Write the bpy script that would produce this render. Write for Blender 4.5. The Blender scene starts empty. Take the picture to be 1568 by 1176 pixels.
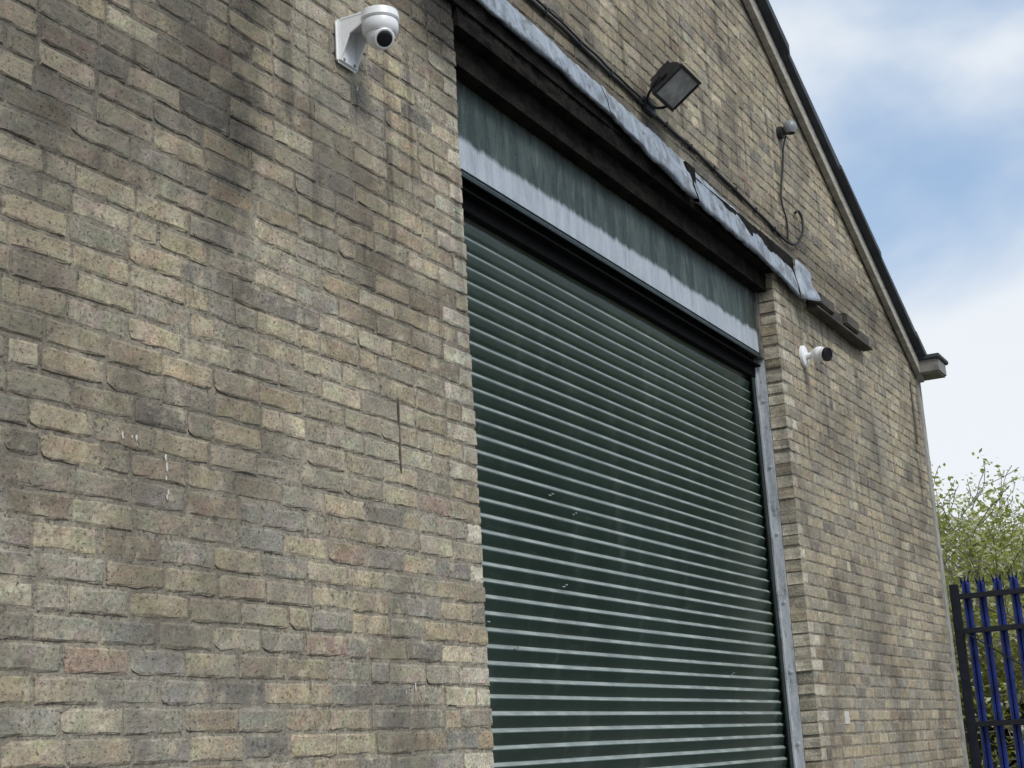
import bpy, bmesh, math, random
from mathutils import Vector, Matrix, noise
random.seed(7)
S=bpy.context.scene
S.view_settings.view_transform='Standard'; S.view_settings.look='None'; S.view_settings.exposure=0
COL=bpy.context.collection
# ------------------------------------------------------------------ node helpers
class NT:
    def __init__(s,nt): s.nt=nt; s.nt.nodes.clear()
    def n(s,t,**kw):
        nd=s.nt.nodes.new(t)
        for k,v in kw.items(): setattr(nd,k,v)
        return nd
    def l(s,a,b): s.nt.links.new(a,b)
    def setin(s,sock,v):
        if isinstance(v,bpy.types.NodeSocket): s.l(v,sock)
        else: sock.default_value=v
    def math(s,op,a,b=0.0,c=0.0,clamp=False):
        nd=s.n('ShaderNodeMath',operation=op,use_clamp=clamp)
        s.setin(nd.inputs[0],a); s.setin(nd.inputs[1],b)
        if op in('MULTIPLY_ADD',): s.setin(nd.inputs[2],c)
        return nd.outputs[0]
    def ramp(s,v,a,b,lo=0.0,hi=1.0,smooth=True):
        nd=s.n('ShaderNodeMapRange',interpolation_type='SMOOTHSTEP' if smooth else 'LINEAR')
        s.setin(nd.inputs[0],v); s.setin(nd.inputs[1],a); s.setin(nd.inputs[2],b); s.setin(nd.inputs[3],lo); s.setin(nd.inputs[4],hi)
        return nd.outputs[0]
    def noise(s,vec,scale,detail=4,rough=.55,dist=0,out=0):
        nd=s.n('ShaderNodeTexNoise'); s.l(vec,nd.inputs['Vector'])
        nd.inputs['Scale'].default_value=scale; nd.inputs['Detail'].default_value=detail
        nd.inputs['Roughness'].default_value=rough; nd.inputs['Distortion'].default_value=dist
        return nd.outputs[out]
    def noise3(s,vec,scale,detail=4,rough=.55):
        c=s.noise(vec,scale,detail,rough,0,1); q=s.n('ShaderNodeSeparateColor'); s.l(c,q.inputs[0]); return q.outputs[0],q.outputs[1],q.outputs[2]
    def mix(s,f,a,b,mode='MIX'):
        nd=s.n('ShaderNodeMix',data_type='RGBA',blend_type=mode)
        s.setin(nd.inputs[0],f)
        for i,v in((6,a),(7,b)):
            if isinstance(v,(tuple,list)): v=(*v[:3],1)
            s.setin(nd.inputs[i],v)
        return nd.outputs[2]
    def mapv(s,vec,scale=(1,1,1),loc=(0,0,0)):
        nd=s.n('ShaderNodeMapping'); s.l(vec,nd.inputs[0]); nd.inputs['Scale'].default_value=scale; nd.inputs['Location'].default_value=loc
        return nd.outputs[0]
def new_mat(name):
    m=bpy.data.materials.new(name); m.use_nodes=True; N=NT(m.node_tree)
    out=N.n('ShaderNodeOutputMaterial'); p=N.n('ShaderNodeBsdfPrincipled'); N.l(p.outputs[0],out.inputs[0])
    tc=N.n('ShaderNodeTexCoord').outputs['Object']
    return m,N,p,tc
def bump(N,p,h,strength=.5,dist=.01):
    b=N.n('ShaderNodeBump'); b.inputs['Strength'].default_value=strength; b.inputs['Distance'].default_value=dist
    N.l(h,b.inputs['Height']); N.l(b.outputs[0],p.inputs['Normal']); return b
def simple(name,col,rough=.6,metal=0.0,var=.25,scale=12,bs=.2,bd=.002,col2=None,stretch=(1,1,1),spec=.5):
    m,N,p,tc=new_mat(name)
    v=N.mapv(tc,stretch)
    a=N.noise(v,scale,4,.6); b=N.noise(v,scale*7,3,.6)
    f=N.math('MULTIPLY_ADD',a,.7,N.math('MULTIPLY',b,.3))
    f=N.ramp(f,.32,.68)
    d=tuple(c*(1-var) for c in col); e=col2 or tuple(min(1,c*(1+var)) for c in col)
    N.l(N.mix(f,d,e),p.inputs['Base Color'])
    N.l(N.ramp(b,.3,.7,max(.05,rough-.1),min(1,rough+.12)),p.inputs['Roughness'])
    p.inputs['Metallic'].default_value=metal; p.inputs['Specular IOR Level'].default_value=spec
    if bs>.05: bump(N,p,b,bs,bd)
    return m
# ------------------------------------------------------------------ masonry materials
def gauss(N,x,c,w):
    d=N.math('DIVIDE',N.math('SUBTRACT',x,c),w)
    return N.math('POWER',2.718,N.math('MULTIPLY',N.math('MULTIPLY',d,d),-1.0))
def masonry(name,attr=True,base=(.2,.18,.15),bdist=.006):
    m,N,p,tc=new_mat(name)
    sep=N.n('ShaderNodeSeparateXYZ'); N.l(tc,sep.inputs[0]); x,y,z=sep.outputs
    if attr:
        a=N.n('ShaderNodeVertexColor'); a.layer_name='Col'; col=a.outputs[0]
    else:
        rg=N.n('ShaderNodeRGB'); rg.outputs[0].default_value=(*base,1); col=rg.outputs[0]
    sc=N.n('ShaderNodeSeparateColor'); N.l(col,sc.inputs[0]); perbrick=N.ramp(sc.outputs[0],.27,.50,1.12,.62,False)
    mid,hue,pal=N.noise3(tc,16,4,.62); fine,spk,drk=N.noise3(tc,85,4,.68)
    big,big2,big3=N.noise3(N.mapv(tc,(1,1,.8)),1.3,5,.62)
    mm=N.math('MULTIPLY',N.ramp(mid,.3,.7,.76,1.24,False),N.ramp(fine,.3,.7,.62,1.38,False))
    cr=N.n('ShaderNodeCombineColor')
    for i in range(3): N.l(mm,cr.inputs[i])
    col=N.mix(1.0,col,cr.outputs[0],'MULTIPLY')
    col=N.mix(N.ramp(hue,.50,.66,0,.5),col,(.26,.23,.18))
    col=N.mix(N.ramp(pal,.54,.67,0,.65),col,(.52,.455,.335))
    col=N.mix(N.ramp(big2,.50,.66,0,.4),col,(.285,.27,.23))
    col=N.mix(N.ramp(drk,.59,.68,0,.78),col,(.055,.05,.042))
    col=N.mix(N.ramp(spk,.64,.70,0,.7),col,(.62,.58,.49))
    soot=N.math('MULTIPLY',N.ramp(big,.46,.64,0,.62),N.math('MULTIPLY',N.ramp(fine,.3,.6,.5,1),perbrick))
    col=N.mix(soot,col,(.10,.088,.072))
    # black run-off streak left of the near camera: ragged, taken up differently brick by brick
    wob=N.math('ADD',N.math('MULTIPLY',N.math('SUBTRACT',big3,.5),.20),N.math('MULTIPLY',N.math('SUBTRACT',hue,.5),.16))
    cx=N.math('ADD',N.math('MULTIPLY_ADD',z,.13,3.19),wob)
    w=N.math('MULTIPLY_ADD',N.ramp(z,3.2,4.1,0,1,False),.09,.075)
    s1=N.math('MULTIPLY',gauss(N,x,cx,w),N.ramp(z,2.85,3.65,0,.95))
    s1b=N.math('MULTIPLY',gauss(N,x,N.math('ADD',3.80,wob),.06),N.ramp(z,3.5,3.95,0,.7))
    s1=N.math('MULTIPLY',N.math('MAXIMUM',s1,s1b),N.math('MULTIPLY',N.ramp(mid,.3,.55,.6,1),perbrick))
    s2=N.math('MULTIPLY',gauss(N,x,3.46,.36),N.ramp(z,3.2,4.0,0,.60))
    s3=N.math('MULTIPLY',gauss(N,x,5.06,.13),N.ramp(z,3.95,4.45,0,.95))
    s4=N.math('MULTIPLY',gauss(N,x,5.0,.36),N.ramp(z,4.12,4.48,0,1.15))
    s5=N.math('MULTIPLY',gauss(N,x,2.8,.5),N.ramp(z,2.8,3.5,0,.52))
    s6=N.math('MULTIPLY',gauss(N,z,4.84,.18),N.ramp(x,5,5.2,0,.6))
    drip=N.noise(N.mapv(tc,(6,1,.5)),1.7,4,.6)
    s7=N.math('MULTIPLY',N.ramp(drip,.53,.66,0,.58),N.ramp(z,2.4,3.8,.12,1))
    s=N.math('MULTIPLY',s7,perbrick)
    for q in (s2,s5): s=N.math('MAXIMUM',s,N.math('MULTIPLY',q,perbrick))
    for q in (s1,s3,s4,s6): s=N.math('MAXIMUM',s,q)
    s=N.math('MULTIPLY',s,N.ramp(fine,.3,.6,.68,1),clamp=True)
    col=N.mix(N.math('MULTIPLY',s,.94),col,(.026,.025,.024))
    N.l(col,p.inputs['Base Color']); p.inputs['Roughness'].default_value=.92
    p.inputs['Specular IOR Level'].default_value=.2
    h=N.math('ADD',N.math('MULTIPLY',mid,.9),N.math('ADD',fine,N.math('MULTIPLY',N.ramp(drk,.55,.7),-.35)))
    bump(N,p,h,.85,bdist)
    return m
MORT=(.300,.270,.215)
M_brick=masonry('stock_brick'); M_mortar=masonry('lime_mortar',False,MORT,.008)
# ------------------------------------------------------------------ mesh helpers
def link(o,parent=None):
    COL.objects.link(o)
    if parent: o.parent=parent
    return o
def empty(name,loc=(0,0,0)):
    e=bpy.data.objects.new(name,None); e.location=loc; e.empty_display_size=.2; COL.objects.link(e); return e
def mesh_obj(name,V,F,mat,parent=None,smooth=False,loc=(0,0,0)):
    me=bpy.data.meshes.new(name); me.from_pydata([tuple(v) for v in V],[],F); me.update()
    if mat: me.materials.append(mat)
    if smooth: me.polygons.foreach_set('use_smooth',[True]*len(me.polygons))
    o=bpy.data.objects.new(name,me); o.location=loc; return link(o,parent)
def bm_obj(name,bm,mat,parent,smooth=False):
    me=bpy.data.meshes.new(name); bmesh.ops.recalc_face_normals(bm,faces=bm.faces); bm.to_mesh(me); bm.free(); me.materials.append(mat)
    if smooth: me.polygons.foreach_set('use_smooth',[True]*len(me.polygons))
    o=bpy.data.objects.new(name,me); return link(o,parent)
def box(name,a,b,mat,parent,bev=.003,rot=None):
    bm=bmesh.new(); c=(Vector(a)+Vector(b))/2; d=Vector(b)-Vector(a)
    bmesh.ops.create_cube(bm,size=1,matrix=Matrix.Translation(c)@(rot or Matrix.Identity(4))@Matrix.Diagonal((*d,1)))
    if bev: bmesh.ops.bevel(bm,geom=bm.edges[:],offset=bev,segments=2,affect='EDGES')
    return bm_obj(name,bm,mat,parent)
def frame(d):
    d=Vector(d).normalized(); u=Vector((0,0,1)) if abs(d.z)<.9 else Vector((1,0,0))
    a=d.cross(u).normalized(); return a,d.cross(a).normalized(),d
def lathe(name,p0,d,prof,mat,parent,seg=32):
    a,b,d=frame(d); p0=Vector(p0); V=[];F=[]
    for t,r in prof:
        for i in range(seg):
            an=2*math.pi*i/seg; V.append(p0+d*t+(a*math.cos(an)+b*math.sin(an))*max(r,1e-5))
    for k in range(len(prof)-1):
        for i in range(seg):
            j=(i+1)%seg; F.append((k*seg+i,k*seg+j,(k+1)*seg+j,(k+1)*seg+i))
    o=mesh_obj(name,V,F,mat,parent,True)
    bm=bmesh.new(); bm.from_mesh(o.data); bmesh.ops.remove_doubles(bm,verts=bm.verts,dist=1e-4); bmesh.ops.recalc_face_normals(bm,faces=bm.faces); bm.to_mesh(o.data); bm.free()
    try: o.data.set_sharp_from_angle(angle=math.radians(40))
    except Exception: pass
    return o
def tube(name,pts,r,mat,parent,smooth_curve=True):
    c=bpy.data.curves.new(name,'CURVE'); c.dimensions='3D'; c.bevel_depth=r; c.bevel_resolution=3
    sp=c.splines.new('NURBS' if smooth_curve else 'POLY'); sp.points.add(len(pts)-1)
    for i,p in enumerate(pts): sp.points[i].co=(*p,1)
    if smooth_curve: sp.use_endpoint_u=True; sp.order_u=3
    c.use_fill_caps=True; c.materials.append(mat)
    o=bpy.data.objects.new(name,c); return link(o,parent)
# ------------------------------------------------------------------ BUILDING
XL,XR=-7.0,13.2; OX0,OX1=5.11,9.20; OT=4.725; CH=.075
def zroof(x):
    return 6.44-.46*(x-9.307) if x>3.1 else 6.44-.46*(3.1-9.307)-.46*(3.1-x)
bld=empty('brick_warehouse')
PAL=[((.420,.355,.240),28),((.390,.338,.238),27),((.355,.314,.235),20),((.320,.290,.225),12),((.320,.265,.185),12),((.340,.255,.190),1.5),((.225,.203,.168),8),((.495,.435,.315),13)]
pc=[p[0] for p in PAL]; pw=[p[1] for p in PAL]
V=[];F=[];C=[]
def lerp(a,b,t): return tuple(a[i]+(b[i]-a[i])*t for i in range(3))
def brick(x0,x1,z0,z1,detail=True,left_end=False,right_end=False):
    c=random.choices(pc,pw)[0]; k=random.uniform(.84,1.14); t=random.uniform(-.008,.008)
    if z0<2.4 and random.random()<.3: c=random.choice([(.33,.305,.25),(.30,.278,.235),(.34,.305,.24)])
    if (left_end or right_end) and random.random()<.65: c=(.56,.51,.40); k=random.uniform(.9,1.15)
    c=(c[0]*k+t,c[1]*k,c[2]*k-t*.5)
    j=lambda s: random.uniform(-s,s)
    x0+=j(.003); x1+=j(.003); z0+=j(.0025); z1+=j(.0025)
    yo=random.choice([0,0,0,.001,.002,.003,-.001]); tilt=j(.0014)
    b=len(V)
    if detail and x1-x0>.03:
        nx=7 if x1-x0>.15 else 5; nz=5
        xs=[x0+(x1-x0)*i/(nx-1) for i in range(nx)]; zs=[z0+(z1-z0)*i/(nz-1) for i in range(nz)]
        ch=set()
        while random.random()<.38: ch.add((random.choice([0,nx-1]),random.choice([0,nz-1])))
        if random.random()<.18: ch.add((random.randrange(nx),random.choice([0,nz-1])))
        gd=j(.12)
        for a in range(nz):
            for q in range(nx):
                ring=a in(0,nz-1) or q in(0,nx-1)
                xx,zz=xs[q],zs[a]
                if not ring:
                    e=random.uniform(.004,.012)
                    if q==1: xx=x0+e
                    if q==nx-2: xx=x1-e
                    e=random.uniform(.004,.010)
                    if a==1: zz=z0+e
                    if a==nz-2: zz=z1-e
                yy=yo+tilt*(1 if q>nx/2 else -1)+ (random.uniform(.002,.0055) if ring else random.uniform(-.0008,.0012))
                if (q,a) in ch:
                    yy+=.006
                    if q in(0,nx-1): xx+= .009 if q==0 else -.009
                    zz+= .008 if a==0 else -.008
                V.append((xx+j(.0016),yy,zz+(j(.0022) if ring else 0)))
                cc=tuple(v*(1+gd*(q/(nx-1)-.5)+j(.08)) for v in c)
                C.append(lerp(cc,MORT,random.uniform(.2,.85)) if ring else (lerp(cc,MORT,random.uniform(0,.35)) if q in(1,nx-2) or a in(1,nz-2) else cc))
        for a in range(nz-1):
            for q in range(nx-1):
                i=b+a*nx+q; F.append((i,i+1,i+1+nx,i+nx))
        ring=[q for q in range(nx)]+[a*nx+nx-1 for a in range(1,nz)]+[(nz-1)*nx+q for q in range(nx-2,-1,-1)]+[a*nx for a in range(nz-2,0,-1)]
        dep=.105 if (left_end or right_end) else .016
        r0=len(V)
        for i in ring:
            p=V[b+i]; V.append((p[0],dep,p[2])); C.append(c)
        n=len(ring)
        for q in range(n):
            w=(q+1)%n; F.append((b+ring[q],r0+q,r0+w,b+ring[w]))
        if dep>.05: F.append(tuple(r0+q for q in range(n)))
    else:
        y=yo+.001
        for p in((x0,y,z0),(x1,y,z0),(x1,y,z1),(x0,y,z1),(x0,.016,z0),(x1,.016,z0),(x1,.016,z1),(x0,.016,z1)): V.append(p); C.append(c)
        F.extend([(b,b+1,b+2,b+3),(b,b+4,b+5,b+1),(b+1,b+5,b+6,b+2),(b+2,b+6,b+7,b+3),(b+3,b+7,b+4,b)])
def course(xa,xb,z,row,from_right,quoin):
    pos=0; L=xb-xa; k=0; first=True
    while pos<L-.03:
        if first: w=.219 if row%2 else .1035
        else: w=.1035 if random.random()<.15 else random.uniform(.212,.230)
        first_now=first and quoin; first=False
        if pos+w>L: w=L-pos
        if L-pos-w<.05: w=L-pos
        a,b=(xb-pos-w,xb-pos) if from_right else (xa+pos,xa+pos+w)
        if first_now:
            off=random.uniform(-.006,.005)+(.002 if row%2 else -.002)
            if from_right: brick(a,b+off,z,z+.065,True,False,True)
            else: brick(a-off,b,z,z+.065,True,True,False)
        else: brick(a,b,z,z+.065,a>1.0)
        pos+=w+.010; k+=1
row=0; z=.005
while z<9.3:
    zt=z+.065
    xr=min(XR,9.307+(6.44-zt)/.46); xl=max(XL,3.1-(6.44+.46*(9.307-3.1)-zt)/.46)
    if xr-xl<.2: break
    if zt<OT:
        course(xl,OX0,z,row,True,True); course(OX1,xr,z,row,False,True)
    else:
        course(xl,xr,z,row,True,False)
    z+=CH; row+=1
me=bpy.data.meshes.new('brickwork'); me.from_pydata(V,[],F); me.update()
ca=me.color_attributes.new('Col','FLOAT_COLOR','POINT')
buf=[]
for c in C: buf.extend((c[0],c[1],c[2],1))
ca.data.foreach_set('color',buf); me.materials.append(M_brick)
link(bpy.data.objects.new('brickwork',me),bld)
my=.0050
def prism(name,poly,y0,y1,mat,parent):
    n=len(poly); VV=[(p[0],y0,p[1]) for p in poly]+[(p[0],y1,p[1]) for p in poly]
    FF=[tuple(range(n)),tuple(range(2*n-1,n-1,-1))]+[(i,i+n,(i+1)%n+n,(i+1)%n) for i in range(n)]
    o=mesh_obj(name,VV,FF,mat,parent)
    bm=bmesh.new(); bm.from_mesh(o.data); bmesh.ops.recalc_face_normals(bm,faces=bm.faces); bm.to_mesh(o.data); bm.free(); return o
prism('wall_core_left',[(XL,0),(OX0-.007,0),(OX0-.007,4.44),(XL,4.44)],my,.33,M_mortar,bld)
prism('wall_core_right',[(OX1+.007,0),(XR,0),(XR,4.44),(OX1+.007,4.44)],my,.33,M_mortar,bld)
prism('wall_core_gable',[(XL,4.441),(OX0-.007,4.441),(OX0-.007,4.70),(OX1+.007,4.70),(OX1+.007,4.441),(XR,4.441),(XR,zroof(XR)),(3.1,zroof(3.1)),(XL,zroof(XL))],my,.33,M_mortar,bld)
box('side_wall_east',(XR-.33,.331,0),(XR-.002,12,4.6),M_mortar,bld,0)
box('side_wall_west',(XL+.002,.331,0),(XL+.33,12,4.6),M_mortar,bld,0)
prism('rear_wall',[(XL,0),(XR,0),(XR,zroof(XR)),(3.1,zroof(3.1)),(XL,zroof(XL))],12,12.3,M_mortar,bld)
# roof
M_slate=simple('weathered_roof_edge',(.045,.05,.058),.7,0,.4,8,.4,.006)
M_barge=simple('weathered_bargeboard',(.36,.34,.29),.8,0,.3,14,.4,.003,stretch=(1,1,3))
def slope_piece(name,xa,xb,dz0,dz1,y0,y1,mat,tilt=0):
    za,zb=zroof(xa),zroof(xb)
    VV=[(xa,y0,za+dz0),(xb,y0,zb+dz0),(xb,y0,zb+dz1),(xa,y0,za+dz1-tilt)]
    VV+=[(p[0],y1,p[2]) for p in VV]
    FF=[(0,1,2,3),(7,6,5,4),(0,4,5,1),(1,5,6,2),(2,6,7,3),(3,7,4,0)]
    o=mesh_obj(name,VV,FF,mat,bld); b=o.modifiers.new('b','BEVEL'); b.width=.006; b.segments=2
    return o
x=3.1;i=0
while x<13.3:
    xe=min(x+random.uniform(.85,1.3),13.34)
    slope_piece('roof_sheet_%d'%i,x-.05,xe,.024-.004*(i%2),.084+random.uniform(0,.02),-.095-random.uniform(0,.03),12.4,M_slate,.024)
    x=xe;i+=1
x=3.1
while x>-7.1:
    xe=max(x-1.2,-7.14)
    slope_piece('roof_sheet_%d'%i,xe,x+.01,.02-.004*(i%2),.075+random.uniform(0,.012),-.085,12.4,M_slate)
    x=xe;i+=1
slope_piece('bargeboard_right',3.1,13.18,-.10,.019,-.055,-.006,M_barge)
slope_piece('bargeboard_left',-7,3.098,-.10,.013,-.055,-.006,M_barge)
M_gut=simple('eaves_gutter_grey',(.20,.19,.17),.6,0,.3,10,.2,.002)
box('eaves_gutter',(13.05,-.215,4.61),(13.36,12.3,4.735),M_gut,bld,.012)
box('eaves_gutter_cap',(13.03,-.235,4.725),(13.40,-.02,4.765),M_slate,bld,.008)
M_conc=simple('corner_render',(.30,.29,.26),.9,0,.3,9,.5,.004)
box('corner_render_strip',(13.10,-.012,0),(13.225,.3,4.60),M_conc,bld,.008)
# ------------------------------------------------------------------ lintel, soffit, flashing
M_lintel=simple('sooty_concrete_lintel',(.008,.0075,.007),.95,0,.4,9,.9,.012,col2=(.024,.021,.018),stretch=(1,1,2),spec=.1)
def rough_box(name,a,b,mat,parent,nx,nz,amp):
    VV=[];FF=[];prof=[]
    ny=4
    for k in range(nz+1): prof.append((a[1],b[2]+(a[2]-b[2])*k/nz))
    for k in range(1,ny+1): prof.append((a[1]+(b[1]-a[1])*k/ny,a[2]))
    prof.append((b[1],b[2]))
    n=len(prof)
    for i in range(nx+1):
        x=a[0]+(b[0]-a[0])*i/nx
        for k,(y,zz) in enumerate(prof):
            q=noise.noise(Vector((x*3,y*9,zz*9)))*amp+noise.noise(Vector((x*14,y*30,zz*25)))*amp*.6+noise.noise(Vector((x*45,y*30,zz*25)))*amp*.35
            VV.append((x,y+q*(1 if k<=nz else .2),zz+q*(1 if nz<=k<n-1 else .15)))
    for i in range(nx):
        for k in range(n):
            j=(k+1)%n; FF.append((i*n+k,i*n+j,(i+1)*n+j,(i+1)*n+k))
    FF.append(tuple(range(n))); FF.append(tuple(nx*n+k for k in range(n-1,-1,-1)))
    return mesh_obj(name,VV,FF,mat,parent)
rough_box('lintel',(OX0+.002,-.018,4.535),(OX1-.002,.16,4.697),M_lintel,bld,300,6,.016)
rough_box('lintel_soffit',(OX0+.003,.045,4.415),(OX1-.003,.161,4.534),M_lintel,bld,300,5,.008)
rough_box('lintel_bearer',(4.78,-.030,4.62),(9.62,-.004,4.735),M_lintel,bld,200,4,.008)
m,N,p,tc=new_mat('zinc_flashing')
st,s_b,s_c=N.noise3(N.mapv(tc,(9,9,1.0)),2.5,5,.7); pa,fb,rs=N.noise3(tc,8,5,.7); fi=N.noise(tc,60,3,.6)
c=N.mix(N.ramp(st,.32,.68),(.22,.26,.31),(.39,.43,.48))
c=N.mix(N.ramp(pa,.48,.62,0,.8),c,(.14,.155,.17)); c=N.mix(N.ramp(fi,.66,.72,0,.7),c,(.6,.62,.63))
c=N.mix(N.ramp(rs,.57,.67,0,.65),c,(.18,.145,.11))
c=N.mix(N.ramp(fb,.58,.65,0,.8),c,(.08,.08,.08))
N.l(c,p.inputs['Base Color']); p.inputs['Roughness'].default_value=.6; p.inputs['Metallic'].default_value=.1
bump(N,p,N.math('ADD',pa,N.math('MULTIPLY',fi,.2)),.45,.014); M_flash=m
def interp(t,x):
    for (a,b),(c_,d) in zip(t,t[1:]):
        if x<=c_: return b+(d-b)*(x-a)/(c_-a)
    return t[-1][1]
TOP=[(4.7,4.87),(5.4,4.865),(6.06,4.835),(6.74,4.815),(7.73,4.795),(8.66,4.755),(9.7,4.675),(10,4.64)]
BOT=[(4.7,4.71),(5.2,4.69),(6.0,4.675),(6.6,4.655),(7.1,4.60),(7.6,4.565),(8.53,4.535),(9.3,4.50),(9.65,4.455),(10,4.45)]
def flashing(name,xa,xb,dy=0):
    VV=[];FF=[];n=int((xb-xa)/.02); K=7
    for i in range(n+1):
        x=xa+(xb-xa)*i/n; t=interp(TOP,x); b=interp(BOT,x)
        sag=noise.noise(Vector((x*2.1,3.1,0)))*.018; rag=noise.noise(Vector((x*17,7.7,0)))*.009+noise.noise(Vector((x*60,1.7,0)))*.004
        for k in range(K):
            s=k/(K-1)
            y=-.010-.048*s**.8+dy+noise.noise(Vector((x*5,s*3,2)))*.016*(s+.2)
            VV.append((x,y,t+(b-t)*s+sag+(rag if k in(0,K-1) else 0)))
        VV.append((x,-.035+dy+sag*.3,b+sag+.012+rag))
    K+=1
    for i in range(n):
        for k in range(K-1): FF.append((i*K+k,(i+1)*K+k,(i+1)*K+k+1,i*K+k+1))
    o=mesh_obj(name,VV,FF,M_flash,bld,True); sm=o.modifiers.new('s','SOLIDIFY'); sm.thickness=.003; return o
flashing('lintel_flashing_1',4.74,6.62); flashing('lintel_flashing_2',6.58,7.70,-.006); flashing('lintel_flashing_3',7.76,9.66)
box('flashing_gap_timber',(7.66,-.04,4.60),(7.80,-.012,4.78),M_lintel,bld,.004)
VV=[];FF=[]
for i in range(9):
    for k in range(9):
        s=i/8;t=k/8
        VV.append((9.60+.30*s,-.05-.05*math.sin(s*2.5)*(.4+t)+.012*math.sin(t*5),4.72-.05*s-(.27-.10*s*s)*t))
for i in range(8):
    for k in range(8): FF.append((i*9+k,(i+1)*9+k,(i+1)*9+k+1,i*9+k+1))
o=mesh_obj('bent_flashing_end',VV,FF,M_flash,bld,True); sm=o.modifiers.new('s','SOLIDIFY'); sm.thickness=.003
M_tim=simple('old_dark_timber',(.04,.034,.028),.85,0,.5,10,.7,.006,col2=(.10,.085,.065),stretch=(.3,1,2))
x=9.92
for i,(w,dz,dp) in enumerate([(.36,0,.03),(.30,-.012,0),(.36,.010,.025),(.40,-.006,-.008)]):
    box('ledge_timber_%d'%i,(x,-.075-dp,4.475+dz),(x+w-.02,-.004,4.565+dz),M_tim,bld,.010); x+=w
box('ledge_rail',(9.86,-.09,4.445),(11.30,-.012,4.468),M_tim,bld,.004)
# ------------------------------------------------------------------ ROLLER SHUTTER
sh=empty('roller_shutter_door')
m,N,p,tc=new_mat('shutter_green_paint')
a=N.noise(N.mapv(tc,(2,2,.6)),1.3,4,.6); b=N.noise(N.mapv(tc,(1.2,6,6)),5,4,.6); v3=N.noise(N.mapv(tc,(3,3,.5)),2.2,4,.6)
c=N.mix(N.ramp(a,.35,.65),(.014,.030,.021),(.023,.043,.031))
c=N.mix(N.ramp(b,.56,.78,0,.3),c,(.10,.12,.10))
c=N.mix(N.ramp(v3,.55,.75,0,.18),c,(.16,.18,.16))
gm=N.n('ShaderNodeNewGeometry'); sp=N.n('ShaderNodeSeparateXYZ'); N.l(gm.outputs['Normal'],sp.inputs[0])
hilite=N.math('MULTIPLY',N.ramp(sp.outputs[2],.18,.62),N.math('MULTIPLY',N.ramp(b,.25,.65,1,.6),N.ramp(v3,.3,.6,.7,1)))
c=N.mix(hilite,c,(.40,.44,.41))  # sky highlight lines painted into the slat colour where normals tilt up
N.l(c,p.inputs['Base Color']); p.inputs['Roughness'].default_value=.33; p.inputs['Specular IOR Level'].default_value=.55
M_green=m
P=.066; VV=[];FF=[]
raw=[(0,.0150),(.05,.0158),(.10,.0138),(.20,.0105),(.32,.0075),(.45,.0048),(.56,.0026),(.63,.0010),(.68,.0001),(.73,.0000),(.78,.0012),(.83,.0035),(.885,.0070),(.945,.0112)]
zs=[]; zz=0.02; r=0
while zz<4.0:
    for t,yy in raw: zs.append((zz+t*P,yy,r))
    zz+=P; r+=1
nx=90; x0,x1=OX0-.03,OX1-.03; nz=len(zs)
for i in range(nx+1):
    x=x0+(x1-x0)*i/nx
    for zq,yy,r in zs:
        VV.append((x,.20+yy+noise.noise(Vector((x*.8,r*.35,0)))*.005+noise.noise(Vector((x*4,r*3.3,5)))*.0011,zq+noise.noise(Vector((x*.7,r*.8,9)))*.0015))
for i in range(nx):
    for k in range(nz-1): FF.append((i*nz+k,(i+1)*nz+k,(i+1)*nz+k+1,i*nz+k+1))
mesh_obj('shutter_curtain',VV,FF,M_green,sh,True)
M_black=simple('black_paint',(.003,.003,.0035),.9,0,.3,10,.2,.002,spec=.1)
M_dkgreen=simple('dark_green_steel',(.008,.018,.014),.5,0,.4,10,.2,.002)
m,N,p,tc=new_mat('galvanised_steel')
a,a2,_=N.noise3(N.mapv(tc,(6,6,1.5)),4,5,.65); v=N.noise(tc,60,2)
c=N.mix(N.ramp(a,.35,.65),(.31,.34,.37),(.49,.52,.55)); c=N.mix(N.ramp(a2,.58,.64,0,.7),c,(.14,.15,.15)); c=N.mix(N.ramp(v,.5,.6,0,.3),c,(.6,.62,.63))
N.l(c,p.inputs['Base Color']); p.inputs['Roughness'].default_value=.55; p.inputs['Metallic'].default_value=.1; bump(N,p,a,.2,.003); M_galv=m
for nm,sx,s in(('left',OX0,1),('right',OX1,-1)):
    def X(a,b): return (sx+s*a,sx+s*b) if s>0 else (sx+s*b,sx+s*a)
    a,b=X(.004,.075); box('guide_front_'+nm,(a,.172,0),(b,.180,4.0),M_dkgreen,sh,.001)
    a,b=X(.004,.012); box('guide_web_'+nm,(a,.181,0),(b,.245,4.0),M_dkgreen,sh,.001)
    a,b=X(-.002,.006); box('fixing_angle_'+nm,(a,.108,0),(b,.171,4.0),M_galv,sh,.001)
    a,b=X(.006,.030); box('angle_lip_'+nm,(a,.160,0),(b,.171,3.98),M_galv,sh,.001)
    for k in range(9):
        z=.35+k*.42
        lathe('bolt_%s_%d'%(nm,k),(sx+s*.006,.135,z),(s,0,0),[(0,.011),(.007,.011),(.008,.009),(.008,0)],M_galv,sh,6)
m,N,p,tc=new_mat('painted_fascia')
sep=N.n('ShaderNodeSeparateXYZ'); N.l(tc,sep.inputs[0]); x_,y_,z_=sep.outputs
st,st2,st3=N.noise3(N.mapv(tc,(5,5,.9)),3,6,.72); fi=N.noise(tc,70,3,.65); big=N.noise(tc,2.2,4,.6)
edge=N.math('MULTIPLY_ADD',N.noise(N.mapv(tc,(1,1,.1)),14,5,.75),.07,N.math('MULTIPLY_ADD',big,.05,4.085))
msk=N.ramp(N.math('SUBTRACT',z_,edge),-.014,.022)
g=N.mix(N.ramp(st,.38,.64),(.015,.027,.021),(.055,.076,.064)); g=N.mix(N.ramp(fi,.62,.72,0,.55),g,(.2,.24,.21))
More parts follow.
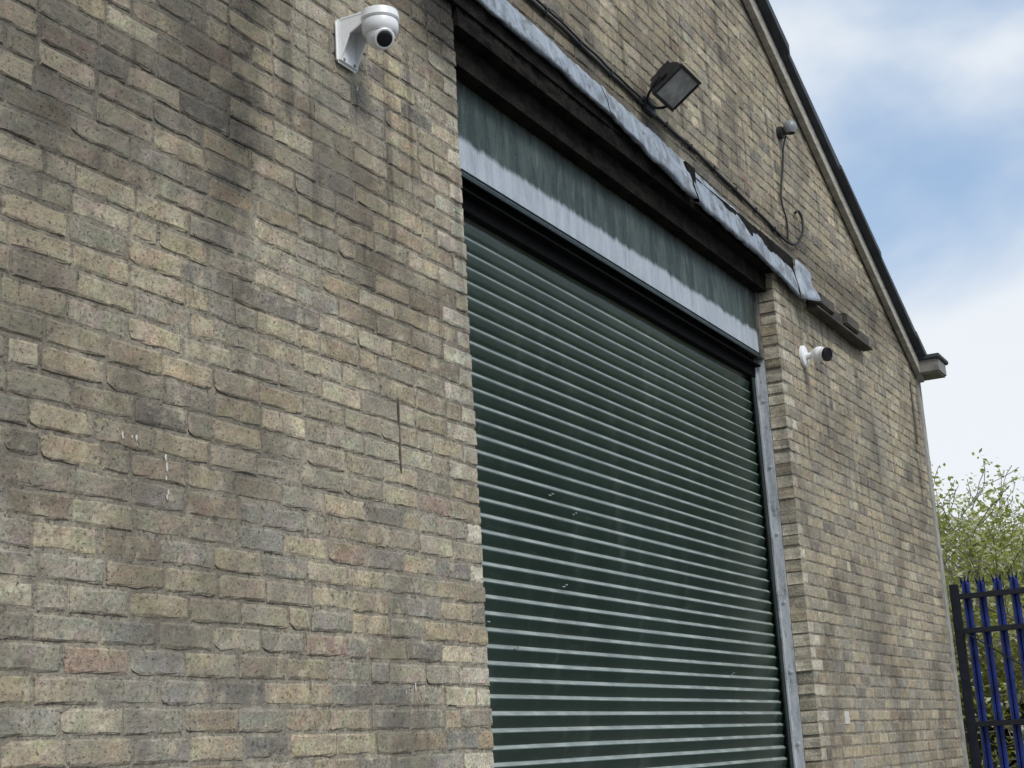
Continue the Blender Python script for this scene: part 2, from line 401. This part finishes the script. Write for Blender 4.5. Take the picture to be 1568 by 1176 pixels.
g=N.mix(N.ramp(st2,.53,.66,0,.6),g,(.11,.135,.125))
w=N.mix(N.ramp(st,.3,.7),(.33,.375,.42),(.45,.49,.54)); w=N.mix(N.ramp(fi,.62,.70,0,.55),w,(.19,.21,.22)); w=N.mix(N.ramp(st3,.53,.64,0,.6),w,(.22,.25,.27))
N.l(N.mix(msk,w,g),p.inputs['Base Color']); p.inputs['Roughness'].default_value=.55; bump(N,p,N.math('ADD',big,N.math('MULTIPLY',fi,.1)),.3,.03); M_fas=m
box('fascia_panel',(OX0+.004,.120,3.985),(OX1-.05,.126,4.43),M_fas,sh,.001)
box('fascia_lip',(OX0+.004,.108,3.972),(OX1-.05,.119,3.990),M_dkgreen,sh,.001)
box('fascia_seam',(OX0+.004,.112,4.004),(OX1-.05,.1190,4.009),M_dkgreen,sh,.001)
box('hood_underside',(OX0+.004,.127,3.93),(OX1-.02,.19,3.94),M_black,sh,.001)
box('hood_brush',(OX0+.004,.165,3.865),(OX1-.02,.194,3.93),M_black,sh,.002)
box('hood_end_plate',(OX1-.048,.104,3.98),(OX1-.004,.125,4.42),simple('rusty_galv',(.10,.12,.12),.6,.2,.4,9,.3,.003,col2=(.22,.2,.17)),sh,.002)
box('hood_box_back',(OX0+.004,.26,3.9),(OX1-.02,.28,4.42),M_black,sh,0)
M_scf=simple('paint_scuff',(.30,.34,.33),.6,0,.2,40)
for (sx,sz) in [(6.12,2.74),(6.36,2.68),(6.2,2.34),(5.45,2.14),(5.7,2.05),(8.3,2.0)]:
    for q in range(2): box('scuff',(sx+q*.03,.1945,sz+q*.01),(sx+q*.03+random.uniform(.01,.025),.2005,sz+q*.01+.005),M_scf,sh,.001)
# ------------------------------------------------------------------ small wall things (part of the building)
M_pale=simple('lime_splash',(.55,.53,.48),.9,0,.15,40)
def splash(cx,cz,w,h,n=7):
    for i in range(n):
        a=cx+random.uniform(-w,w); b=cz+random.uniform(-h,h); rw=random.uniform(.002,.005); rh=rw*random.uniform(1,4)
        k=9; VV=[(a,-.0025,b)]+[(a+rw*math.cos(6.283*q/k)*random.uniform(.5,1.3),-.0015,b+rh*math.sin(6.283*q/k)*random.uniform(.5,1.3)) for q in range(k)]
        mesh_obj('lime_splash',VV,[(0,1+q,1+(q+1)%k) for q in range(k)],M_pale,bld)
splash(3.15,2.51,.05,.02,6); splash(3.30,2.42,.006,.06,5); splash(4.36,3.93,.01,.05,3); splash(4.62,1.86,.16,.012,6)
box('pale_tag',(9.76,-.006,1.71),(9.86,.004,1.79),M_pale,bld,.002)
box('iron_pin',(4.539,-.003,2.60),(4.545,.004,2.87),simple('old_crack_filler',(.13,.11,.085),.9,0,.4,20),bld,.001)
box('downpipe_bracket_strip',(12.82,-.010,3.98),(12.845,.004,4.50),simple('dull_strip',(.10,.09,.075),.8,0,.3,20),bld,.002)
# ------------------------------------------------------------------ SECURITY CAMERAS
M_white=simple('white_powdercoat',(.80,.81,.82),.35,0,.04,10,.03,.001)
M_lens=simple('black_lens_glass',(.006,.006,.008),.12,0,.2,10,0,.001)
def sph(r,t0=-1.57,t1=1.57,n=14,c=0): return [(c+r*math.sin(t0+(t1-t0)*i/n),r*math.cos(t0+(t1-t0)*i/n)) for i in range(n+1)]
def turret(name,X0,Z0,sc):
    e=empty(name,(X0,0,Z0)); e.scale=(sc,sc,sc); x=z=0
    box('wall_plate',(x-.060,-.020,z-.074),(x+.060,-.001,z+.078),M_white,e,.009)
    for s in(-1,1):
        xa=x+s*.046
        VV=[(xa-.004,-.018,z-.066),(xa-.004,-.018,z+.072),(xa-.004,-.13,z+.072),(xa-.004,-.13,z+.050),(xa-.004,-.055,z+.015)]
        VV+=[(v[0]+.008,v[1],v[2]) for v in VV]
        o=mesh_obj('gusset_%d'%(s+1),VV,[(0,1,2,3,4),(9,8,7,6,5),(0,5,6,1),(1,6,7,2),(2,7,8,3),(3,8,9,4),(4,9,5,0)],M_white,e)
        b=o.modifiers.new('b','BEVEL'); b.width=.0025; b.segments=2
    box('arm_top',(x-.050,-.14,z+.062),(x+.050,-.012,z+.080),M_white,e,.006)
    for s in(-1,1):
        lathe('screw_%d'%(s+1),(x+s*.03,-.0195,z-.058),(0,-1,0),[(0,.006),(.002,.006),(.003,.004),(.003,0)],M_gut,e,12)
    c=Vector((x,-.140,z+.084))
    lathe('mount_cap',c,(0,0,-1),[(0,0),(0,.052),(.004,.060),(.030,.064),(.036,.060),(.036,0)],M_white,e)
    lathe('turret_base',c+Vector((0,0,-.0365)),(0,0,-1),[(0,.058),(.012,.060),(.034,.058),(.042,.050),(.044,0)],M_white,e)
    d=Vector((-.50,-.62,-.58)).normalized(); q=c+Vector((0,0,-.082))
    lathe('turret_ball',q,d,sph(.046,-1.57,1.0),M_white,e)
    lathe('lens_bezel',q,d,[(.034,.0335),(.044,.034),(.047,.031),(.047,.026)],M_white,e)
    lathe('lens_face',q,d,[(.0462,.027),(.048,.0255),(.051,.012),(.0515,0)],M_lens,e)
    return e
turret('security_camera',4.275,4.10,1.10)
e=empty('security_camera.001')
x,z=9.70,4.08
lathe('wall_disc',(x,-.001,z),(0,-1,0),[(0,0),(0,.075),(.018,.073),(.024,.06),(.026,0)],M_white,e)
lathe('stem',(x,-.02,z),(-.1,-1,-.05),[(0,.026),(.03,.020),(.055,.022)],M_white,e,20)
q=Vector((x-.01,-.115,z-.005)); d=Vector((-.35,-.80,-.22)).normalized()
lathe('ball_body',q,d,sph(.052,-1.57,.55)+[(.034,.046),(.062,.045)],M_white,e)
lathe('lens_hood',q,d,[(.058,.0465),(.075,.0455),(.077,.040),(.070,.036),(.070,0)],M_lens,e)
# ------------------------------------------------------------------ FLOODLIGHTS
M_hous=simple('black_diecast',(.018,.018,.020),.5,0,.3,20,.2,.002)
m,N,p,tc=new_mat('floodlight_glass'); p.inputs['Roughness'].default_value=.3
N.l(N.mix(N.ramp(N.noise(tc,14,4),.35,.65),(.28,.28,.27),(.46,.46,.44)),p.inputs['Base Color']); M_glass=m
def flood(name,X0,Z0,sc):
    e=empty(name,(X0,0,Z0)); e.scale=(sc,sc,sc); x=z=0
    c=Vector((x,-.16,z)); tilt=math.radians(-34)
    R=Matrix.Rotation(tilt,4,'X'); T=Matrix.Translation(c)@R
    def B(nm,a,b,mat,bev=.004):
        o=box(nm,a,b,mat,e,bev); o.matrix_local=T; return o
    VV=[];
    for (hx,hy,zz) in((.135,.105,-.045),(.135,.105,-.02),(.115,.085,.02),(.08,.055,.05)):
        VV+=[(-hx,-hy,zz),(hx,-hy,zz),(hx,hy,zz),(-hx,hy,zz)]
    FF=[(3,2,1,0)]+[(k*4+i,k*4+(i+1)%4,(k+1)*4+(i+1)%4,(k+1)*4+i) for k in range(3) for i in range(4)]+[(12,13,14,15)]
    o=mesh_obj('housing',VV,FF,M_hous,e); b=o.modifiers.new('b','BEVEL'); b.width=.006; b.segments=2; o.matrix_local=T
    B('frame_a',(-.142,-.112,-.060),(.142,-.094,-.038),M_hous); B('frame_b',(-.142,.094,-.060),(.142,.112,-.038),M_hous)
    B('frame_c',(-.142,-.0935,-.060),(-.124,.0935,-.038),M_hous); B('frame_d',(.124,-.0935,-.060),(.142,.0935,-.038),M_hous)
    B('glass',(-.1235,-.0935,-.052),(.1235,.0935,-.047),M_glass,0)
    B('terminal_box',(-.045,.0,.045),(.045,.075,.085),M_hous)
    for k in range(5): B('fin_%d'%k,(-.10+.045*k,-.07,.03),(-.092+.045*k,.0,.056),M_hous,.001)
    for s in(-1,1):
        B('hinge_%d'%(s+1),(s*.148-.006,-.02,-.03),(s*.148+.006,.02,.02),M_hous,.002)
    tube('bracket',[(x-.15,-.16,z),(x-.15,-.11,z-.06),(x-.08,-.03,z-.10),(x+.08,-.03,z-.10),(x+.15,-.11,z-.06),(x+.15,-.16,z)],.008,M_hous,e)
    box('bracket_foot',(x-.07,-.03,z-.15),(x+.07,-.002,z-.07),M_hous,e,.006)
    return e
flood('floodlight',7.22,5.05,.97); flood('floodlight.001',7.18,5.90,.97)
# ------------------------------------------------------------------ SENSOR + CABLES
M_cab=simple('black_cable',(.012,.012,.012),.6,0,.2,20)
e=empty('dusk_sensor'); x,z=9.70,5.66
lathe('sensor_base',(x,-.001,z),(0,-1,0),[(0,0),(0,.045),(.03,.045),(.035,.03),(.036,0)],M_hous,e,20)
box('sensor_arm',(x-.02,-.085,z-.02),(x+.02,-.03,z+.03),M_hous,e,.005)
lathe('sensor_dome',(x,-.085,z+.01),(0,0,1),[(-.03,.03),(0,.045),(.02,.045)]+[(.02+a,b) for a,b in sph(.045,0,1.57,6)],simple('sensor_diffuser',(.22,.24,.25),.35,0,.1),e,20)
tube('sensor_cable',[(x,-.05,z-.03),(x-.015,-.02,z-.12),(x+.01,-.008,z-.22),(x-.10,-.012,z-.40),(x-.15,-.008,z-.55),(x-.04,-.012,z-.66),(x-.08,-.01,z-.80)],.006,M_cab,e)
e=empty('electrical_cable')
pts=[]
for i in range(41):
    x=4.2+(9.45-4.2)*i/40; pts.append((x,-.012+noise.noise(Vector((x*3,0,0)))*.004,interp([(4,4.975),(6.2,4.965),(6.8,4.94),(7.3,4.93),(7.9,4.925),(8.5,4.90),(9.1,4.868),(9.5,4.845)],x)+noise.noise(Vector((x*4,5,0)))*.014))
tube('main_run',pts,.010,M_cab,e)
tube('second_run',[(a,b-.006,c+.022+noise.noise(Vector((a*6,9,0)))*.012) for a,b,c in pts[:24]],.006,M_cab,e)
tube('tail_loop',[(9.43,-.012,4.846),(9.58,-.014,4.835),(9.75,-.03,4.86),(9.90,-.04,4.99),(9.95,-.035,5.10),(9.90,-.02,5.17),(9.86,-.012,5.13)],.009,M_cab,e)
for i in range(14):
    x=4.5+i*.37; q=interp([(4,4.975),(6.2,4.965),(6.8,4.94),(7.3,4.93),(7.9,4.925),(8.5,4.90),(9.1,4.868),(9.5,4.845)],x)
    box('clip_%d'%i,(x,-.026,q-.014),(x+.012,-.002,q+.016),M_hous,e,.002)
# ------------------------------------------------------------------ PALISADE FENCE
fe=empty('palisade_fence')
M_blue=simple('blue_palisade_paint',(.005,.013,.10),.45,0,.35,8,.1,.002,col2=(.008,.028,.20))
M_navy=simple('navy_black_steel',(.006,.008,.016),.5,0,.4,8,.1,.002)
VV=[];FF=[]
def pale(y,zt):
    w=.034; pr=[(-w,.012),(-w*.62,-.006),(-w*.25,-.006),(0,.010),(w*.25,-.006),(w*.62,-.006),(w,.012)]
    b=len(VV); n=len(pr)
    for yy,xx in pr: VV.append((13.475+xx,y+yy,.06))
    for i,(yy,xx) in enumerate(pr): VV.append((13.475+xx,y+yy,zt-.11))
    tips=[(-w*1.15,zt-.03,-.02),(-w*.45,zt-.09,0),(-w*.2,zt-.08,0),(0,zt,-.004),(w*.2,zt-.08,0),(w*.45,zt-.09,0),(w*1.15,zt-.03,-.02)]
    for yy,zz,xx in tips: VV.append((13.475+xx,y+yy,zz))
    for k in range(2):
        for i in range(n-1): FF.append((b+k*n+i,b+k*n+i+1,b+(k+1)*n+i+1,b+(k+1)*n+i))
y=-.115
while y>-8: pale(y+random.uniform(-.004,.004),2.945+random.uniform(-.01,.01)); y-=.132
o=mesh_obj('pales',VV,FF,M_blue,fe); sm=o.modifiers.new('s','SOLIDIFY'); sm.thickness=.003
for i,y in enumerate((-.03,-2.95,-5.8,-8.0)):
    box('post_%d'%i,(13.40,y-.035,0),(13.46,y+.035,2.84),M_navy,fe,.004)
for i,z in enumerate((2.735,2.445,1.68,.35)):
    box('rail_%d'%i,(13.405,-8,z-.022),(13.458,-.06,z+.022),M_navy,fe,.003)
for i in range(3):
    y0=-.08-i*2.87
    o=box('brace_%d'%i,(0,-.012,0),(.012,.012,1),M_navy,fe,.001)
    a=Vector((13.39,y0,2.43)); b=Vector((13.39,y0-1.0,1.70)); d=b-a
    o.matrix_local=Matrix.Translation(a)@d.to_track_quat('Z','X').to_matrix().to_4x4()@Matrix.Diagonal((1,1,d.length,1))
# ------------------------------------------------------------------ GROUND
m,N,p,tc=new_mat('yard_concrete')
a=N.noise(tc,.6,5,.6); b=N.noise(tc,30,3,.6)
N.l(N.mix(N.ramp(N.math('MULTIPLY_ADD',a,.7,N.math('MULTIPLY',b,.3)),.35,.65),(.09,.086,.08),(.17,.16,.148)),p.inputs['Base Color']); p.inputs['Roughness'].default_value=.9; bump(N,p,b,.5,.01)
mesh_obj('ground',[(-400,-400,0),(400,-400,0),(400,400,0),(-400,400,0)],[(0,1,2,3)],m)
m2=simple('rough_grass',(.05,.075,.022),.9,0,.5,3,.6,.05)
VV=[];FF=[];n=40
for i in range(n+1):
    for j in range(n+1):
        x=16+i*1.5; y=-30+j*1.5; VV.append((x,y,.006+max(0,.25*noise.noise(Vector((x*.3,y*.3,0)))*(min(1,i/5)))))
for i in range(n):
    for j in range(n): FF.append((i*(n+1)+j,(i+1)*(n+1)+j,(i+1)*(n+1)+j+1,i*(n+1)+j+1))
mesh_obj('grass',VV,FF,m2,None,True)
# ------------------------------------------------------------------ HAWTHORN TREES
M_bark=simple('hawthorn_bark',(.16,.14,.11),.9,0,.35,14,.04,.01)
def leafmat(name,c,c2):
    m,N,p,tc=new_mat(name)
    a=N.noise(tc,3,3)
    N.l(N.mix(N.ramp(a,.35,.65),c,c2),p.inputs['Base Color']); p.inputs['Roughness'].default_value=.55
    out=[n for n in m.node_tree.nodes if n.type=='OUTPUT_MATERIAL'][0]
    tr=N.n('ShaderNodeBsdfTranslucent'); tr.inputs[0].default_value=(c2[0]*1.5,c2[1]*1.5,c2[2]*.9,1)
    mx=N.n('ShaderNodeMixShader'); mx.inputs[0].default_value=.45; N.l(p.outputs[0],mx.inputs[1]); N.l(tr.outputs[0],mx.inputs[2]); N.l(mx.outputs[0],out.inputs[0])
    return m
M_leaf=leafmat('spring_leaf',(.16,.18,.04),(.32,.34,.10)); M_blos=leafmat('pale_blossom',(.48,.49,.35),(.64,.63,.52))
def tree_mesh(seed,H):
    R=random.Random(seed); V=[];F=[];MI=[]
    tips=[]
    def limb(p,d,L,r,lv):
        n=5; a=p.copy(); dd=d.copy(); rings=[]
        for i in range(n+1):
            u,v,w=frame(dd); rr=max(.005,r*(1-.6*i/n)); b=len(V); sg=5 if lv<2 else 3
            for k in range(sg):
                an=6.283*k/sg; V.append(a+(u*math.cos(an)+v*math.sin(an))*rr)
            if i: 
                pb=rings[-1]
                for k in range(sg): F.append((pb+k,pb+(k+1)%sg,b+(k+1)%sg,b+k)); MI.append(0)
            rings.append(b)
            if i<n:
                if lv>=1: tips.append((a.copy(),lv))
                dd=(dd+Vector((R.gauss(0,.18),R.gauss(0,.18),R.gauss(.03,.13)))).normalized(); a=a+dd*(L/n)
                if lv<3 and i>=(1 if lv else 0):
                    for _ in range(2):
                        an=R.uniform(0,6.283); u,v,w=frame(dd); s=R.uniform(.5,1.1)
                        nd=(dd*.6+(u*math.cos(an)+v*math.sin(an))*s+Vector((0,0,.12))).normalized()
                        limb(a,nd,L*R.uniform(.42,.62),rr*.55,lv+1)
        tips.append((a,lv))
    for k in range(5):
        an=k*1.257+R.uniform(-.4,.4)
        limb(Vector((R.uniform(-.15,.15),R.uniform(-.15,.15),0)),Vector((math.cos(an)*.5,math.sin(an)*.5,1)).normalized(),H*R.uniform(.5,.7),.07,0)
    def quad(c,s,mi):
        nrm=Vector((R.gauss(0,1),R.gauss(0,1),R.gauss(.4,1))).normalized(); u,v,w=frame(nrm); b=len(V); an=R.uniform(0,6.28)
        uu=u*math.cos(an)+v*math.sin(an); vv=v*math.cos(an)-u*math.sin(an)
        V.extend([c-uu*s,c-vv*s*.55,c+uu*s,c+vv*s*.55]); F.append((b,b+1,b+2,b+3)); MI.append(mi)
    for p,lv in tips:
        dens=noise.noise(p*1.1+Vector((seed,0,0)))
        k=int(max(1,3.1+6*dens+ (1.4 if p.z<H*.6 else -.7)))
        bl=noise.noise(p*1.7+Vector((0,seed,4)))>-.05
        for _ in range(k):
            q=p+Vector((R.gauss(0,.09),R.gauss(0,.09),R.gauss(0,.09)))
            quad(q,R.uniform(.021,.044),2 if (bl and R.random()<.4) or R.random()<.1 else 1)
    me=bpy.data.meshes.new('hawthorn_mesh'); me.from_pydata([tuple(v) for v in V],[],F); me.update()
    for m in(M_bark,M_leaf,M_blos): me.materials.append(m)
    me.polygons.foreach_set('material_index',MI); return me,max(v.z for v in V),len(F)
TM=[tree_mesh(3,4.8),tree_mesh(11,4.6)]
for i,(x,y,h,r) in enumerate([(21.5,.6,5.45,0),(22.6,2.2,5.3,1.3),(20.2,-1.3,5.0,2.2),(24.0,1.2,5.4,4.0),(23.5,-2.6,5.6,5.1),(21.2,-4.6,5.2,.7),(25.0,5.0,5.3,3.0),(22.0,-8.2,5.4,1.9),(27,-.8,5.5,2.9)]):
    s=h/TM[i%2][1]
    o=bpy.data.objects.new('hawthorn_tree' if i==0 else 'hawthorn_tree.%03d'%i,TM[i%2][0]); o.location=(x,y,0); o.rotation_euler=(0,0,r); o.scale=(s*1.15,s*1.15,s); COL.objects.link(o)
# ------------------------------------------------------------------ SKY + SUN
el=math.radians(44); sd=Vector((-.42,-.75,0)).normalized()*math.cos(el)+Vector((0,0,math.sin(el)))
W=bpy.data.worlds.new('World'); S.world=W; W.use_nodes=True; N=NT(W.node_tree)
out=N.n('ShaderNodeOutputWorld'); bg=N.n('ShaderNodeBackground'); N.l(bg.outputs[0],out.inputs[0]); bg.inputs[1].default_value=.15
sk=N.n('ShaderNodeTexSky'); sk.sky_type='NISHITA'; sk.sun_disc=False; sk.sun_elevation=el; sk.sun_rotation=math.atan2(sd.x,sd.y); sk.air_density=1.0; sk.dust_density=1.2; sk.ozone_density=1.5
g=N.n('ShaderNodeTexCoord').outputs['Generated']
sp=N.n('ShaderNodeSeparateXYZ'); N.l(g,sp.inputs[0])
cl=N.noise(N.mapv(g,(1,1,2.0),(.35,.1,.0)),2.6,6,.50,.3); cl2=N.noise(N.mapv(g,(1,1,2.0),(4,2,1)),1.5,3,.5)
cm=N.ramp(N.math('MULTIPLY_ADD',cl,.6,N.math('MULTIPLY',cl2,.4)),.41,.60,.18,1)
low=N.ramp(sp.outputs[2],.34,.08,0,.88); cm=N.math('MAXIMUM',cm,low)
shade=N.mix(N.ramp(cl,.45,.7),(4.9,5.45,6.1),(6.0,6.2,6.4))
N.l(N.mix(N.math('MULTIPLY',cm,.92),N.mix(.5,sk.outputs[0],(2.0,3.4,5.4)),shade),bg.inputs[0])
sun=bpy.data.lights.new('sun','SUN'); sun.energy=2.4; sun.angle=math.radians(22); sun.color=(1,.96,.885)
so=bpy.data.objects.new('sun',sun); COL.objects.link(so); so.rotation_euler=sd.to_track_quat('Z','Y').to_euler()
# ------------------------------------------------------------------ CAMERA
r=Vector((.4630,-.8843,-.0600)); u=Vector((-.1836,-.1619,.9696)); bk=r.cross(u).normalized(); r.normalize(); u=bk.cross(r)
cam=bpy.data.cameras.new('camera'); cam.sensor_width=36; cam.lens=54.44; cam.clip_end=2000; cam.clip_start=.05
co=bpy.data.objects.new('camera',cam); COL.objects.link(co)
mt=Matrix((r,u,bk)).transposed().to_4x4(); mt.translation=Vector((0,-2.745,1.6)); co.matrix_world=mt
S.camera=co
